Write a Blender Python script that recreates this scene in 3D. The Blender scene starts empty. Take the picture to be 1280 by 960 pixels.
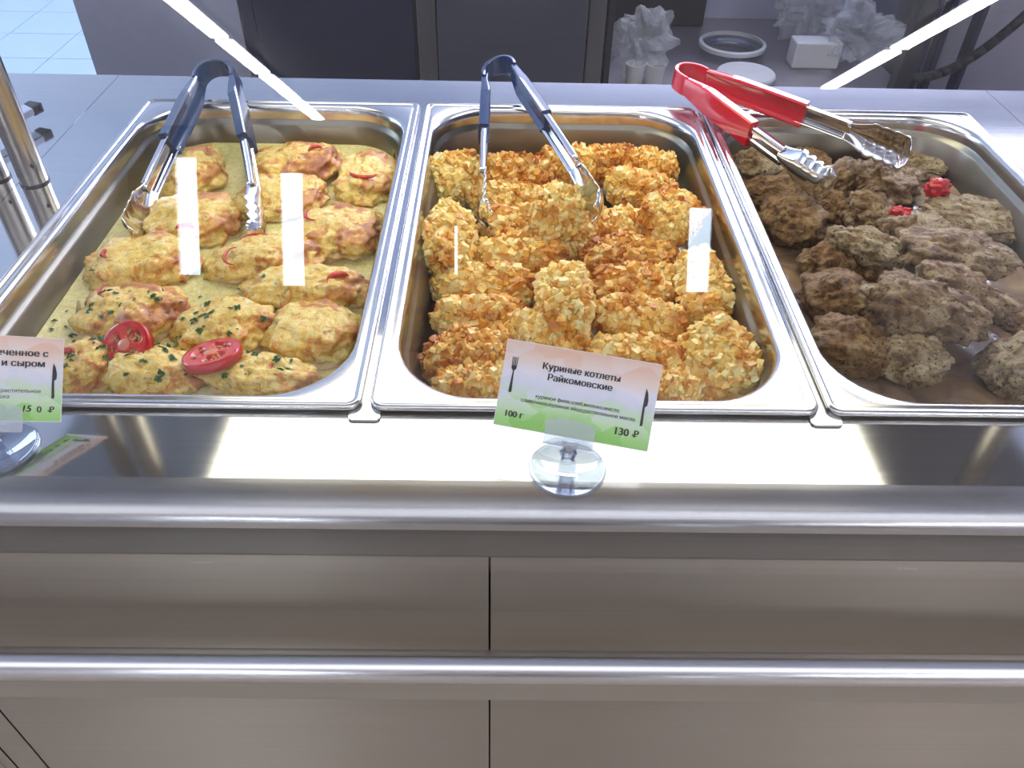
import bpy, bmesh, math, random
from mathutils import Vector, Matrix, noise
from mathutils.bvhtree import BVHTree
from mathutils.geometry import interpolate_bezier

sc = bpy.context.scene
col = sc.collection
R_ = math.radians

# ------------------------------------------------------------------ camera
F = 1011.066
CAM = Vector((-.06876, -.41668, .40433))
pit, yaw, rol = .731332, .0192415, .025084
Fw = Vector((math.sin(yaw)*math.cos(pit), math.cos(yaw)*math.cos(pit), -math.sin(pit)))
Rt = Vector((math.cos(yaw), -math.sin(yaw), 0))
Up = Rt.cross(Fw)
Rt, Up = math.cos(rol)*Rt + math.sin(rol)*Up, -math.sin(rol)*Rt + math.cos(rol)*Up
cd = bpy.data.cameras.new('camera')
cam = bpy.data.objects.new('camera', cd); col.objects.link(cam)
cd.sensor_width = 36; cd.lens = 36*F/1280; cd.clip_start = .01; cd.clip_end = 100
M3 = Matrix((Rt, Up, -Fw)).transposed()
cam.matrix_world = Matrix.Translation(CAM) @ M3.to_4x4()
sc.camera = cam

def ray(px, py): return Fw + Rt*((px-640)/F) - Up*((py-480)/F)
def at(px, py, z=0.):                 # point of a horizontal plane
    d = ray(px, py); return CAM + d*((z-CAM.z)/d.z)
def aty(px, py, y):
    d = ray(px, py); return CAM + d*((y-CAM.y)/d.y)
def pxm(p):                           # pixels per metre at a point
    return F/((Vector(p)-CAM).dot(Fw))

# ------------------------------------------------------------------ world, exposure
w = bpy.data.worlds.new('sky'); sc.world = w; w.use_nodes = True
bg = w.node_tree.nodes['Background']
bg.inputs[0].default_value = (.72, .86, 1, 1); bg.inputs[1].default_value = 11.0
sc.view_settings.view_transform = 'Standard'; sc.view_settings.look = 'None'
sc.view_settings.gamma = 1; sc.view_settings.exposure = 0.27

def area(name, loc, rot, sx, sy, power, color, spread=180):
    l = bpy.data.lights.new(name, 'AREA'); l.shape = 'RECTANGLE'; l.size = sx; l.size_y = sy
    l.energy = power; l.color = color; l.spread = R_(spread)
    o = bpy.data.objects.new(name, l); col.objects.link(o); o.location = loc; o.rotation_euler = rot
    return o
# bare area lights added as fill, with no window or lamp built for them
area('left_fill', (-4.7, 2.6, .9), (0, R_(-90), 0), 1.6, 3.2, 100, (.62, .8, 1))  # added bluish fill for the kitchen floor; the left wall is solid
area('hall_fill', (0, -1.7, 1.84), (0, 0, 0), 5, 1.6, 30, (.93, .95, 1))  # added fill under the hall ceiling for front panels, nose and rail
area('kitchen_fill', (1.5, 3.6, 1.8), (0, 0, 0), 3.5, 1.2, 190, (.82, .83, 1))  # added cool fill under the kitchen ceiling, brightens the rear worktop

# ------------------------------------------------------------------ helpers
def tag(o, label=None, cat=None, group=None, kind=None):
    if label: o['label'] = label
    if cat: o['category'] = cat
    if group: o['group'] = group
    if kind: o['kind'] = kind
    return o
def empty(name, loc=(0, 0, 0), label=None, cat=None, group=None, rz=0):
    o = bpy.data.objects.new(name, None); col.objects.link(o); o.location = loc; o.rotation_euler.z = rz
    o.empty_display_size = .02
    return tag(o, label, cat, group)
def link(name, me, mat=None, parent=None, loc=None, smooth=False):
    o = bpy.data.objects.new(name, me); col.objects.link(o)
    if mat and not me.materials: me.materials.append(mat)
    if parent: o.parent = parent
    if loc is not None: o.location = loc
    if smooth:
        for p in me.polygons: p.use_smooth = True
    return o
def mesh(name, V, Fs, uv=True):
    me = bpy.data.meshes.new(name); me.from_pydata([tuple(v) for v in V], [], Fs); me.update()
    if uv:
        l = me.uv_layers.new(name='UVMap')
        for lp in me.loops:
            c = me.vertices[lp.vertex_index].co
            l.data[lp.index].uv = (c.x, c.z*.73 + c.y)
    return me
def fix(me):
    bm = bmesh.new(); bm.from_mesh(me); bmesh.ops.recalc_face_normals(bm, faces=bm.faces); bm.to_mesh(me); bm.free(); return me
class MB:
    def __init__(s): s.V = []; s.F = []
    def add(s, V, Fs):
        n = len(s.V); s.V += [Vector(v) for v in V]; s.F += [[i+n for i in f] for f in Fs]
    def box(s, x0, x1, y0, y1, z0, z1):
        V = [(x, y, z) for z in (z0, z1) for y in (y0, y1) for x in (x0, x1)]
        s.add(V, [(0, 2, 3, 1), (4, 5, 7, 6), (0, 1, 5, 4), (2, 6, 7, 3), (0, 4, 6, 2), (1, 3, 7, 5)])
    def tube(s, a, b, r0, r1=None, n=24, caps=True):
        a, b = Vector(a), Vector(b); r1 = r0 if r1 is None else r1
        d = (b-a).normalized(); u = d.orthogonal().normalized(); v = d.cross(u)
        V = []
        for c, r in ((a, r0), (b, r1)):
            V += [c + (u*math.cos(t*2*math.pi/n) + v*math.sin(t*2*math.pi/n))*r for t in range(n)]
        Fs = [(i, (i+1) % n, n+(i+1) % n, n+i) for i in range(n)]
        if caps: Fs += [tuple(range(n))[::-1], tuple(range(n, 2*n))]
        s.add(V, Fs)
    def lathe(s, prof, c=(0, 0, 0), n=32, sx=1, sy=1):
        c = Vector(c); V = []
        for r, z in prof:
            V += [c + Vector((r*sx*math.cos(t*2*math.pi/n), r*sy*math.sin(t*2*math.pi/n), z)) for t in range(n)]
        Fs = []
        for k in range(len(prof)-1):
            Fs += [(k*n+i, k*n+(i+1) % n, (k+1)*n+(i+1) % n, (k+1)*n+i) for i in range(n)]
        s.add(V, Fs)
    def build(s, name, mat, parent=None, smooth=False, bevel=0, seg=2, loc=None, auto=None, uv=True):
        me = fix(mesh(name, s.V, s.F, uv)); o = link(name, me, mat, parent, loc, smooth or auto is not None)
        if auto is not None:
            me.set_sharp_from_angle(angle=R_(auto))
        if bevel:
            m = o.modifiers.new('bevel', 'BEVEL'); m.width = bevel; m.segments = seg; m.limit_method = 'ANGLE'
            m.harden_normals = False
        return o

# ------------------------------------------------------------------ materials
def newmat(name):
    m = bpy.data.materials.new(name); m.use_nodes = True
    return m, m.node_tree, m.node_tree.nodes['Principled BSDF']
def N(t, typ, **kw):
    n = t.nodes.new(typ)
    for k, v in kw.items():
        if k in ('op', 'operation'): n.operation = v
        elif k.startswith('i_'): n.inputs[k[2:].replace('_', ' ')].default_value = v
        else: setattr(n, k, v)
    return n
def ramp(t, fac, stops, interp='LINEAR'):
    r = t.nodes.new('ShaderNodeValToRGB'); r.color_ramp.interpolation = interp
    el = r.color_ramp.elements
    while len(el) < len(stops): el.new(.5)
    for e, (p, c) in zip(el, stops): e.position = p; e.color = (*c, 1)
    t.links.new(fac, r.inputs[0]); return r.outputs[0]
def coords(t, scale=(1, 1, 1), kind='Object'):
    tc = t.nodes.new('ShaderNodeTexCoord'); mp = t.nodes.new('ShaderNodeMapping')
    mp.inputs['Scale'].default_value = scale; t.links.new(tc.outputs[kind], mp.inputs[0]); return mp.outputs[0]
def tex(t, vec, scale, detail=4, rough=.55, dist=0):
    n = t.nodes.new('ShaderNodeTexNoise'); n.inputs['Scale'].default_value = scale
    n.inputs['Detail'].default_value = detail; n.inputs['Roughness'].default_value = rough
    n.inputs['Distortion'].default_value = dist
    t.links.new(vec, n.inputs['Vector']); return n.outputs['Fac']
def mix(t, fac, a, b, blend='MIX'):
    n = t.nodes.new('ShaderNodeMix'); n.data_type = 'RGBA'; n.blend_type = blend
    for s, v in ((0, fac), (6, a), (7, b)):
        if hasattr(v, 'links') or hasattr(v, 'is_linked'): t.links.new(v, n.inputs[s])
        else: n.inputs[s].default_value = v if s == 0 else (*v, 1)
    return n.outputs[2]
def bump(t, b, h, strength=.3, dist=.001):
    n = t.nodes.new('ShaderNodeBump'); n.inputs['Strength'].default_value = strength; n.inputs['Distance'].default_value = dist
    t.links.new(h, n.inputs['Height']); t.links.new(n.outputs[0], b.inputs['Normal'])
def plain(name, c, rough=.5, metal=0, **kw):
    m, t, b = newmat(name)
    v = coords(t); n = tex(t, v, 30, 3)
    t.links.new(mix(t, n, tuple(x*.93 for x in c), tuple(min(1, x*1.07) for x in c)), b.inputs['Base Color'])
    b.inputs['Roughness'].default_value = rough; b.inputs['Metallic'].default_value = metal
    for k, x in kw.items(): b.inputs[k.replace('_', ' ')].default_value = x
    return m
def steel(name, c=(.62, .62, .63), rough=.2, aniso=.0, scratch=.15, brush=(1.5, 260, 260), streak=.08, smudge=.06):
    m, t, b = newmat(name)
    b.inputs['Metallic'].default_value = 1
    v = coords(t); vb = coords(t, brush)
    big = tex(t, v, 9, 5, .6); br = tex(t, vb, 1.0, 3, .6)
    mm = N(t, 'ShaderNodeMath', op='MULTIPLY_ADD'); t.links.new(big, mm.inputs[0]); mm.inputs[1].default_value = smudge*2; mm.inputs[2].default_value = rough-smudge
    m2 = N(t, 'ShaderNodeMath', op='MULTIPLY_ADD'); t.links.new(br, m2.inputs[0]); m2.inputs[1].default_value = streak; t.links.new(mm.outputs[0], m2.inputs[2])
    t.links.new(m2.outputs[0], b.inputs['Roughness'])
    t.links.new(mix(t, br, tuple(x*.9 for x in c), tuple(min(1, x*1.08) for x in c)), b.inputs['Base Color'])
    bump(t, b, br, scratch, .0002)
    if aniso:
        b.inputs['Anisotropic'].default_value = aniso; b.inputs['Anisotropic Rotation'].default_value = .25
        tg = N(t, 'ShaderNodeTangent', direction_type='UV_MAP', uv_map='UVMap'); t.links.new(tg.outputs[0], b.inputs['Tangent'])
    return m
M = {}
M['worktop'] = steel('worktop_steel', (.56, .56, .555), .06, 0, .04, smudge=.025, streak=.04)
M['nose'] = steel('nose_steel', (.46, .46, .475), .2, .5, .25)
M['panel'] = steel('panel_steel', (.42, .375, .32), .42, .95, .05, smudge=.05)
M['lip'] = steel('lip_steel_dark_reflection', (.22, .21, .2), .3, .5, .1)  # dark reflection below the nose is put into this steel colour
M['rail'] = steel('rail_steel', (.72, .72, .74), .2, .4, .15)
M['apron'] = steel('apron_steel', (.5, .47, .42), .38, .6, .2)
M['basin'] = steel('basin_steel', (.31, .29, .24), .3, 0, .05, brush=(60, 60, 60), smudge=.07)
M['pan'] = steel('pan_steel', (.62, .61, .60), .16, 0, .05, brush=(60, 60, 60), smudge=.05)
M['post'] = steel('post_steel', (.5, .47, .43), .22, 0, .2, brush=(300, 300, 3))
M['tong'] = steel('tong_steel', (.78, .78, .8), .1, 0, .04, brush=(40, 40, 40), smudge=.03, streak=.03)
M['cab'] = steel('cabinet_steel', (.36, .37, .46), .3, 0, .1, brush=(3, 3, 120))
M['cab_light'] = plain('cabinet_side_paint', (.46, .48, .62), .35, .2)
M['frame'] = steel('frame_steel', (.5, .48, .47), .3, 0, .1, brush=(120, 120, 3))
M['dark'] = plain('dark_gap', (.02, .022, .03), .5)
M['dark_door'] = plain('dark_door', (.03, .042, .10), .25, .4)
M['shelfin'] = plain('shelf_interior', (.32, .3, .33), .35, .6)
M['blue'] = plain('blue_grip', (.010, .030, .12), .22, 0, Coat_Weight=.6, Coat_Roughness=.12)
M['navy'] = plain('navy_grip', (.022, .045, .12), .22, 0, Coat_Weight=.6, Coat_Roughness=.12)
M['red'] = plain('red_grip', (.62, .006, .02), .2, 0, Coat_Weight=.6, Coat_Roughness=.1)
M['black'] = plain('black_plastic', (.012, .012, .014), .4)
M['white_plastic'] = plain('white_plastic', (.8, .8, .82), .35)
M['ink'] = plain('ink', (.012, .014, .02), .6)
M['green_leaf'] = plain('parsley', (.03, .11, .015), .5)
M['twig'] = plain('twig', (.35, .28, .12), .6)

def clear(name, tint=(1, 1, 1), ior=1.5, rough=.0, extra=0.):
    m = bpy.data.materials.new(name); m.use_nodes = True; t = m.node_tree
    t.nodes.remove(t.nodes['Principled BSDF']); out = t.nodes['Material Output']
    tr = N(t, 'ShaderNodeBsdfTransparent'); tr.inputs[0].default_value = (*tint, 1)
    gl = N(t, 'ShaderNodeBsdfGlossy'); gl.inputs['Roughness'].default_value = rough; gl.inputs[0].default_value = (1, 1, 1, 1)
    r0 = ((ior-1)/(ior+1))**2
    lw = N(t, 'ShaderNodeLayerWeight'); lw.inputs[0].default_value = .5
    pw = N(t, 'ShaderNodeMath', op='POWER'); t.links.new(lw.outputs['Facing'], pw.inputs[0]); pw.inputs[1].default_value = 5
    a = N(t, 'ShaderNodeMath', op='MULTIPLY_ADD'); t.links.new(pw.outputs[0], a.inputs[0]); a.inputs[1].default_value = 1-r0; a.inputs[2].default_value = r0+extra
    a.use_clamp = True; f = a.outputs[0]
    mx = N(t, 'ShaderNodeMixShader'); t.links.new(f, mx.inputs[0]); t.links.new(tr.outputs[0], mx.inputs[1]); t.links.new(gl.outputs[0], mx.inputs[2])
    t.links.new(mx.outputs[0], out.inputs[0]); return m
M['glass'] = clear('guard_glass', (.99, .995, 1), 1.5)
M['acrylic'] = clear('clear_acrylic', (.80, .84, .90), 1.6, .03, .07)
M['tub'] = clear('tub_plastic', (.6, .63, .68), 1.5, .2, .12)
def bagmat():
    m, t, b = newmat('bag_film'); b.inputs['Base Color'].default_value = (.8, .82, .88, 1)
    b.inputs['Roughness'].default_value = .2; b.inputs['Alpha'].default_value = .3
    v = coords(t); bump(t, b, tex(t, v, 45, 5, .7, 1), .8, .01); return m
M['bag'] = bagmat()

def emit(name, c, s):
    m = bpy.data.materials.new(name); m.use_nodes = True; t = m.node_tree
    t.nodes.remove(t.nodes['Principled BSDF']); e = N(t, 'ShaderNodeEmission'); e.inputs[0].default_value = (*c, 1); e.inputs[1].default_value = s
    t.links.new(e.outputs[0], t.nodes['Material Output'].inputs[0]); return m
M['led'] = emit('led_tube', (.97, .96, 1), 34)
M['warm'] = emit('warm_diffuser', (1, .955, .76), 3.4)

def tilemat(name, c, rough):
    m, t, b = newmat(name); v = coords(t); n = tex(t, v, 5, 5)
    t.links.new(mix(t, n, tuple(x*.9 for x in c), c), b.inputs['Base Color']); b.inputs['Roughness'].default_value = rough; return m
M['tile'] = tilemat('kitchen_tile', (.42, .56, .70), .25)
M['grout'] = plain('grout', (.2, .23, .28), .8)
M['hall'] = tilemat('hall_floor', (.6, .52, .43), .4)
M['wall'] = plain('wall_paint', (.66, .66, .74), .8)
M['wall_hall'] = plain('hall_paint', (.2, .19, .2), .8)
M['ceil'] = plain('ceiling_paint', (.7, .71, .78), .9)

# food
def chicken_mat():
    m, t, b = newmat('baked_chicken'); v = coords(t)
    c = ramp(t, tex(t, v, 60, 5, .6), [(.3, (.42, .2, .07)), (.45, (.7, .48, .2)), (.6, (.8, .64, .36))])
    t.links.new(c, b.inputs['Base Color']); b.inputs['Roughness'].default_value = .35
    b.inputs['Subsurface Weight'].default_value = .15; b.inputs['Subsurface Scale'].default_value = .004
    bump(t, b, tex(t, v, 220, 5, .65), .6, .002); return m
def cheese_mat(name, toast, pink):
    m, t, b = newmat(name); v = coords(t)
    big = tex(t, v, 38, 4, .6, .6); fine = tex(t, v, 160, 5, .65, .4)
    base = ramp(t, fine, [(.32, (.68, .36, .04)), (.5, (.90, .64, .14)), (.68, (.95, .83, .38))])
    br = ramp(t, big, [(.5-toast, (1, 1, 1)), (.56-toast, (.82, .5, .22)), (.66-toast, (.42, .16, .06))])
    c = mix(t, 1.0, base, br, 'MULTIPLY')
    # blushes of tomato under the cheese
    v2 = coords(t, (1, 1.3, 1)); bl = tex(t, v2, 26, 2, .5, .5)
    f = ramp(t, bl, [(.62-pink, (0, 0, 0)), (.72-pink, (.7, .7, .7))])
    c = mix(t, f, c, (.72, .32, .13))
    sp = ramp(t, tex(t, v, 95, 4, .65, 1.2), [(.58, (0, 0, 0)), (.66, (.8, .8, .8))]); c = mix(t, sp, c, (.40, .15, .045))
    t.links.new(c, b.inputs['Base Color']); b.inputs['Roughness'].default_value = .27
    b.inputs['Subsurface Weight'].default_value = .15; b.inputs['Subsurface Scale'].default_value = .004
    b.inputs['Coat Weight'].default_value = .3; b.inputs['Coat Roughness'].default_value = .25
    bump(t, b, tex(t, v, 170, 6, .7, .3), .8, .003); return m
M['chicken'] = chicken_mat()
M['cheese'] = [cheese_mat('melted_cheese', -.04, 0), cheese_mat('toasted_cheese', .02, .03), cheese_mat('blushed_cheese', -.03, .07)]
def crumbs_mat(name, dark):
    m, t, b = newmat(name); g = N(t, 'ShaderNodeNewGeometry')
    oi = N(t, 'ShaderNodeObjectInfo'); v = coords(t)
    c = ramp(t, g.outputs['Random Per Island'], [(0, (.60, .29, .04)), (.2, (.82, .50, .10)), (.5, (.92, .66, .20)), (1, (.97, .83, .42))])
    k = ramp(t, tex(t, v, 34, 4, .65, .8), [(.5-dark, (1, 1, 1)), (.62-dark, (.88, .60, .30)), (.76-dark, (.50, .21, .07))])
    c = mix(t, .95, c, k, 'MULTIPLY')
    t.links.new(c, b.inputs['Base Color']); b.inputs['Roughness'].default_value = .42
    b.inputs['Subsurface Weight'].default_value = .2; b.inputs['Subsurface Scale'].default_value = .003
    bump(t, b, tex(t, v, 600, 4, .6), .35, .001); return m
M['crumb'] = [crumbs_mat('pale_crumbs', .0), crumbs_mat('golden_crumbs', .07), crumbs_mat('browned_crumbs', .15)]
M['cutlet'] = plain('cutlet_mince', (.72, .46, .16), .5)
def meat_mat(name, c0, c1, c2):
    m, t, b = newmat(name); v = coords(t); v2 = coords(t, (1, 2.2, 1))
    c = ramp(t, tex(t, v2, 55, 7, .7, .5), [(.34, c0), (.48, c1), (.62, c2)])
    sp = tex(t, v, 330, 2, .5)
    c = mix(t, ramp(t, sp, [(.60, (0, 0, 0)), (.66, (.85, .85, .85))]), c, (.06, .035, .02))
    t.links.new(c, b.inputs['Base Color']); b.inputs['Roughness'].default_value = .36
    b.inputs['Subsurface Weight'].default_value = .08; b.inputs['Subsurface Scale'].default_value = .003
    bump(t, b, tex(t, v2, 150, 8, .8, .8), 1.0, .007); return m
M['meat'] = [meat_mat('stewed_meat', (.09, .035, .01), (.40, .235, .10), (.80, .60, .35)),
             meat_mat('browned_meat', (.10, .035, .008), (.38, .20, .07), (.66, .44, .20)),
             meat_mat('pale_meat', (.20, .10, .03), (.58, .41, .21), (.88, .73, .47))]
def sauce_mat():
    m, t, b = newmat('cream_sauce'); v = coords(t)
    a = tex(t, v, 14, 4, .6, .5); f = tex(t, v, 190, 6, .7, .6)
    c = ramp(t, f, [(.3, (.60, .50, .13)), (.48, (.82, .74, .30)), (.7, (.93, .88, .54))])
    c = mix(t, ramp(t, a, [(.4, (0, 0, 0)), (.7, (.5, .5, .5))]), c, (.66, .60, .22))
    t.links.new(c, b.inputs['Base Color']); b.inputs['Roughness'].default_value = .22
    bump(t, b, tex(t, v, 130, 6, .7, .4), .9, .003); return m
def gravy_mat():
    m, t, b = newmat('gravy'); v = coords(t)
    c = ramp(t, tex(t, v, 22, 6, .65, 1), [(.35, (.14, .085, .055)), (.5, (.28, .18, .11)), (.7, (.42, .29, .16))])
    t.links.new(c, b.inputs['Base Color']); b.inputs['Roughness'].default_value = .1
    bump(t, b, tex(t, v, 40, 4, .6), .3, .002); return m
M['sauce'] = sauce_mat(); M['gravy'] = gravy_mat()
def tomato_flesh():
    m, t, b = newmat('tomato_flesh'); v = coords(t)
    c = ramp(t, tex(t, v, 120, 4, .6), [(.35, (.45, .012, .01)), (.6, (.62, .05, .03)), (.8, (.72, .2, .12))])
    t.links.new(c, b.inputs['Base Color']); b.inputs['Roughness'].default_value = .15; bump(t, b, tex(t, v, 200, 4), .3, .001); return m
M['tomato'] = tomato_flesh(); M['tomato_skin'] = plain('tomato_skin', (.5, .008, .01), .12)
M['seed'] = plain('tomato_seed', (.42, .28, .06), .2); M['pulp'] = plain('tomato_pulp', (.66, .22, .12), .25)

# ------------------------------------------------------------------ setting
ZF, ZC = -.9, 1.9
X0, X1, Y0, Y1 = -4.8, 4.8, -10.2, 4.9
m = MB(); m.box(X0, X1, Y0, Y1, ZF-.1, ZF-.006)
floor = tag(m.build('floor', M['hall']), kind='structure')
m = MB(); m.box(-3.6, 3.6, 1.0, Y1, ZF-.006, ZF-.003); m.build('grout_bed', M['grout'], floor)
tm = None
for i in range(7):
    for j in range(9):
        x = -3.42 + i*.30 + .07; y = 2.33 + j*.295
        if tm is None:
            b = MB(); b.box(-.148, .148, -.1455, .1455, 0, .006); o = b.build('floor_tile', M['tile'], floor); tm = o.data
            o.modifiers.new('bevel', 'BEVEL').width = .0015
        else:
            o = link('floor_tile', tm, None, floor)
        o.location = (x, y, ZF-.003)
m = MB(); m.box(-1.31, 3.6, 2.2, Y1-.01, ZF-.003, ZF+.003); m.build('plain_tile_field', M['tile'], floor)
m = MB(); m.box(X0, X1, Y0, Y1, ZC, ZC+.1); tag(m.build('ceiling', M['ceil']), kind='structure')
m = MB(); m.box(X0, X1, Y1, Y1+.1, ZF-.1, ZC); tag(m.build('wall_back', M['wall']), kind='structure')
m = MB(); m.box(X1, X1+.1, Y0, Y1, ZF-.1, ZC); tag(m.build('wall_right', M['wall']), kind='structure')
m = MB(); m.box(X0-.1, X0, Y0, Y1, ZF-.1, ZC); tag(m.build('wall_left', M['wall']), kind='structure')
# front wall behind the photographer, with tall narrow windows
wins = [(-2.91, -2.59, -.09, 1.37), (-4.23, -3.92, .03, 1.54), (2.31, 2.64, -.1, 1.01), (-.70, -.62, .08, .74)]
wins.sort()
m = MB(); xs = X0
for a, b_, zl, zh in wins:
    m.box(xs, a, Y0, Y0+.1, ZF-.1, ZC); m.box(a, b_, Y0, Y0+.1, ZF-.1, zl); m.box(a, b_, Y0, Y0+.1, zh, ZC); xs = b_
m.box(xs, X1, Y0, Y0+.1, ZF-.1, ZC)
tag(m.build('wall_front', M['wall_hall']), kind='structure')
for k, (a, b_, zl, zh) in enumerate(wins):
    wo = MB(); t_ = .02
    for bx in ((a, a+t_, zl, zh), (b_-t_, b_, zl, zh), (a, b_, zl, zl+t_), (a, b_, zh-t_, zh)): wo.box(bx[0], bx[1], Y0+.02, Y0+.08, bx[2], bx[3])
    wo = tag(wo.build('window_%d' % (k+1), M['frame']), kind='structure')
    g = MB(); g.box(a+t_, b_-t_, Y0+.045, Y0+.05, zl+t_, zh-t_); g.build('window_pane', M['glass'], wo)

# ceiling light lines
def led_line(x, ya, yb, where, n):
    L = (yb-ya)/n
    for k in range(n):
        e = empty('ceiling_light', (x, ya+L*(k+.5), ZC), 'long white linear ceiling lamp, number %s of the %s row' % (['one', 'two', 'three', 'four', 'five'][k], where), 'ceiling lamp', 'linear ceiling lamps of the %s row' % where)
        e['label'] = 'long white linear lamp of the %s ceiling row, %s' % (where, ['at its far end', 'second from its far end', 'third from its far end', 'fourth from its far end'][k])
        h = MB(); h.box(-.08, .08, -L/2+.02, L/2-.02, -.035, 0); h.build('housing', M['white_plastic'], e)
        h = MB(); h.box(-.065, .065, -L/2+.05, L/2-.05, -.055, -.0352); h.build('diffuser', M['led'], e)
led_line(-2.2, -9.3, -4.9, 'left hall', 4)
led_line(2.9, -7.3, -3.3, 'right hall', 3)

# ------------------------------------------------------------------ counter
XL, XR = -.5585, .5535
YB = .6135
PX = [(-.493, -.168), (-.1625, .1625), (.168, .493)]
PL = .53
cnt = empty('serving_counter', (0, .25, ZF), 'brushed steel serving counter holding the three food pans', 'counter')
def cparent(o): o.parent = cnt; o.location = (o.location.x, o.location.y-.25, o.location.z-ZF); return o
def worktop(x0, x1, hole, parent_fn, name='worktop'):
    m = MB()
    yf = -.062
    if hole:
        hx0, hx1, hy0, hy1 = -.484, .484, .009, .521
        xs = [x0, hx0, hx1, x1]; ys = [yf, hy0, hy1, YB]
        V = [(x, y, 0) for y in ys for x in xs]; Fs = [(r*4+c, r*4+c+1, r*4+c+5, r*4+c+4) for r in range(3) for c in range(3) if not (r == 1 and c == 1)]
        m.add(V, Fs)
        m.add([(hx0, hy0, 0), (hx1, hy0, 0), (hx1, hy1, 0), (hx0, hy1, 0), (hx0, hy0, -.13), (hx1, hy0, -.13), (hx1, hy1, -.13), (hx0, hy1, -.13)],
              [(0, 1, 5, 4), (1, 2, 6, 5), (2, 3, 7, 6), (3, 0, 4, 7), (4, 5, 6, 7)])
    else:
        m.add([(x0, yf, 0), (x1, yf, 0), (x1, YB, 0), (x0, YB, 0)], [(0, 1, 2, 3)])
    m.add([(x0, YB, 0), (x1, YB, 0), (x1, YB+.003, -.002), (x0, YB+.003, -.002), (x1, YB+.003, -.05), (x0, YB+.003, -.05)], [(0, 1, 2, 3), (3, 2, 4, 5)])
    o = m.build(name, M['worktop']); parent_fn(o)
    # rolled front nose
    prof = [(yf, 0)]
    for k in range(1, 13):
        a = math.radians(90*k/12); prof.append((yf-.0275*math.sin(a), -.0155*(1-math.cos(a))))
    prof += [(yf-.0278, -.0170), (yf-.0262, -.0184), (yf-.0225, -.0190)]
    skirt = [(yf-.0262, -.0186), (yf-.0215, -.0495), (yf-.0222, -.0515), (yf-.0215, -.0545), (yf-.019, -.0560), (yf-.006, -.0565)]
    m = MB(); V = [(x, y, z) for x in (x0, x1) for y, z in prof]; n = len(prof)
    m.add(V, [(i, i+1, n+i+1, n+i) for i in range(n-1)])
    o = m.build('rolled_front_edge', M['nose'], auto=50); parent_fn(o)
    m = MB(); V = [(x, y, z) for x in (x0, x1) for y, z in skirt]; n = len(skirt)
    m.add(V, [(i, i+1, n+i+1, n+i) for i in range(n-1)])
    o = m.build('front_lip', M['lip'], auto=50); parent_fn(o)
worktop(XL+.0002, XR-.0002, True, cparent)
YP = -.07
seams = [-.5465, -.516, -.075, .5535]
for (x0, x1) in ((-.5585, -.5475), (-.5455, -.517), (-.5150, -.0757), (-.0743, .5535)):
    m = MB(); m.box(x0, x1, YP, YP+.015, -.85, -.0565); cparent(m.build('front_panel', M['panel'], bevel=.0006))
m = MB(); m.box(-.557, .552, YP+.012, YP+.02, -.85, -.0575); cparent(m.build('seam_backing', M['dark']))
m = MB(); m.box(-.5575, .5525, -.02, .6, -.85, -.14); cparent(m.build('carcass', M['dark']))
for x in (-.16525, .16525):
    y0 = -.0085
    pr = []
    hw = .0115
    for cx, a0 in ((hw-.004, 270), (hw-.004, 0)): pass
    m = MB()
    r = .004
    pts = [(-hw, .53)] + [(-hw+r-r*math.cos(R_(a)), y0+r-r*math.sin(R_(a))) for a in (0, 22, 45, 67, 90)] + [(hw-r+r*math.sin(R_(a)), y0+r-r*math.cos(R_(a))) for a in (0, 22, 45, 67, 90)] + [(hw, .53)]
    n = len(pts); V = [(x+px, py, z) for z in (.0004, .0018) for px, py in pts]
    m.add(V, [tuple(range(n))[::-1], tuple(range(n, 2*n))] + [(i, (i+1) % n, n+(i+1) % n, n+i) for i in range(n)])
    cparent(m.build('divider_bar', M['worktop'], bevel=.0004))
# neighbouring counters
for x0, x1, side in ((-1.75, XL-.0004, 'left'), (XR+.0004, 1.75, 'right')):
    c2 = empty('serving_counter', ((x0+x1)/2, .25, ZF), 'plain steel counter joined to the %s of the pan counter' % side, 'counter')
    def cp2(o, c2=c2): o.parent = c2; o.location = (o.location.x-c2.location.x, -.25, -ZF); return o
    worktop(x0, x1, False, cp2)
    m = MB(); m.box(x0, x1, YP, YP+.02, -.85, -.0565); cp2(m.build('front_panel', M['panel'], bevel=.0006))
    m = MB(); m.box(x0+.01, x1-.01, -.02, .6, -.85, -.06); cp2(m.build('carcass', M['dark']))
# tray rail
zr = aty(640, 834, -.125).z
rail = empty('tray_rail', (0, -.125, zr), 'horizontal brushed steel tray rail running below the counter edge', 'rail')
m = MB(); m.tube((-1.7, 0, 0), (1.7, 0, 0), .0115, n=40); m.build('rail_tube', M['rail'], rail, auto=40)
zt = aty(640, 850, -.125).z; zb = aty(640, 878, -.125).z
m = MB(); m.box(-1.7, 1.7, .0015, .004, zb-zr, -.008); m.build('rail_apron', M['apron'], rail, bevel=.0005)
for x in (-1.2, -.7, .7, 1.2):
    m = MB(); m.box(x-.012, x+.012, .004, .055, -.02, -.014); m.build('rail_bracket', M['apron'], rail)

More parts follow.
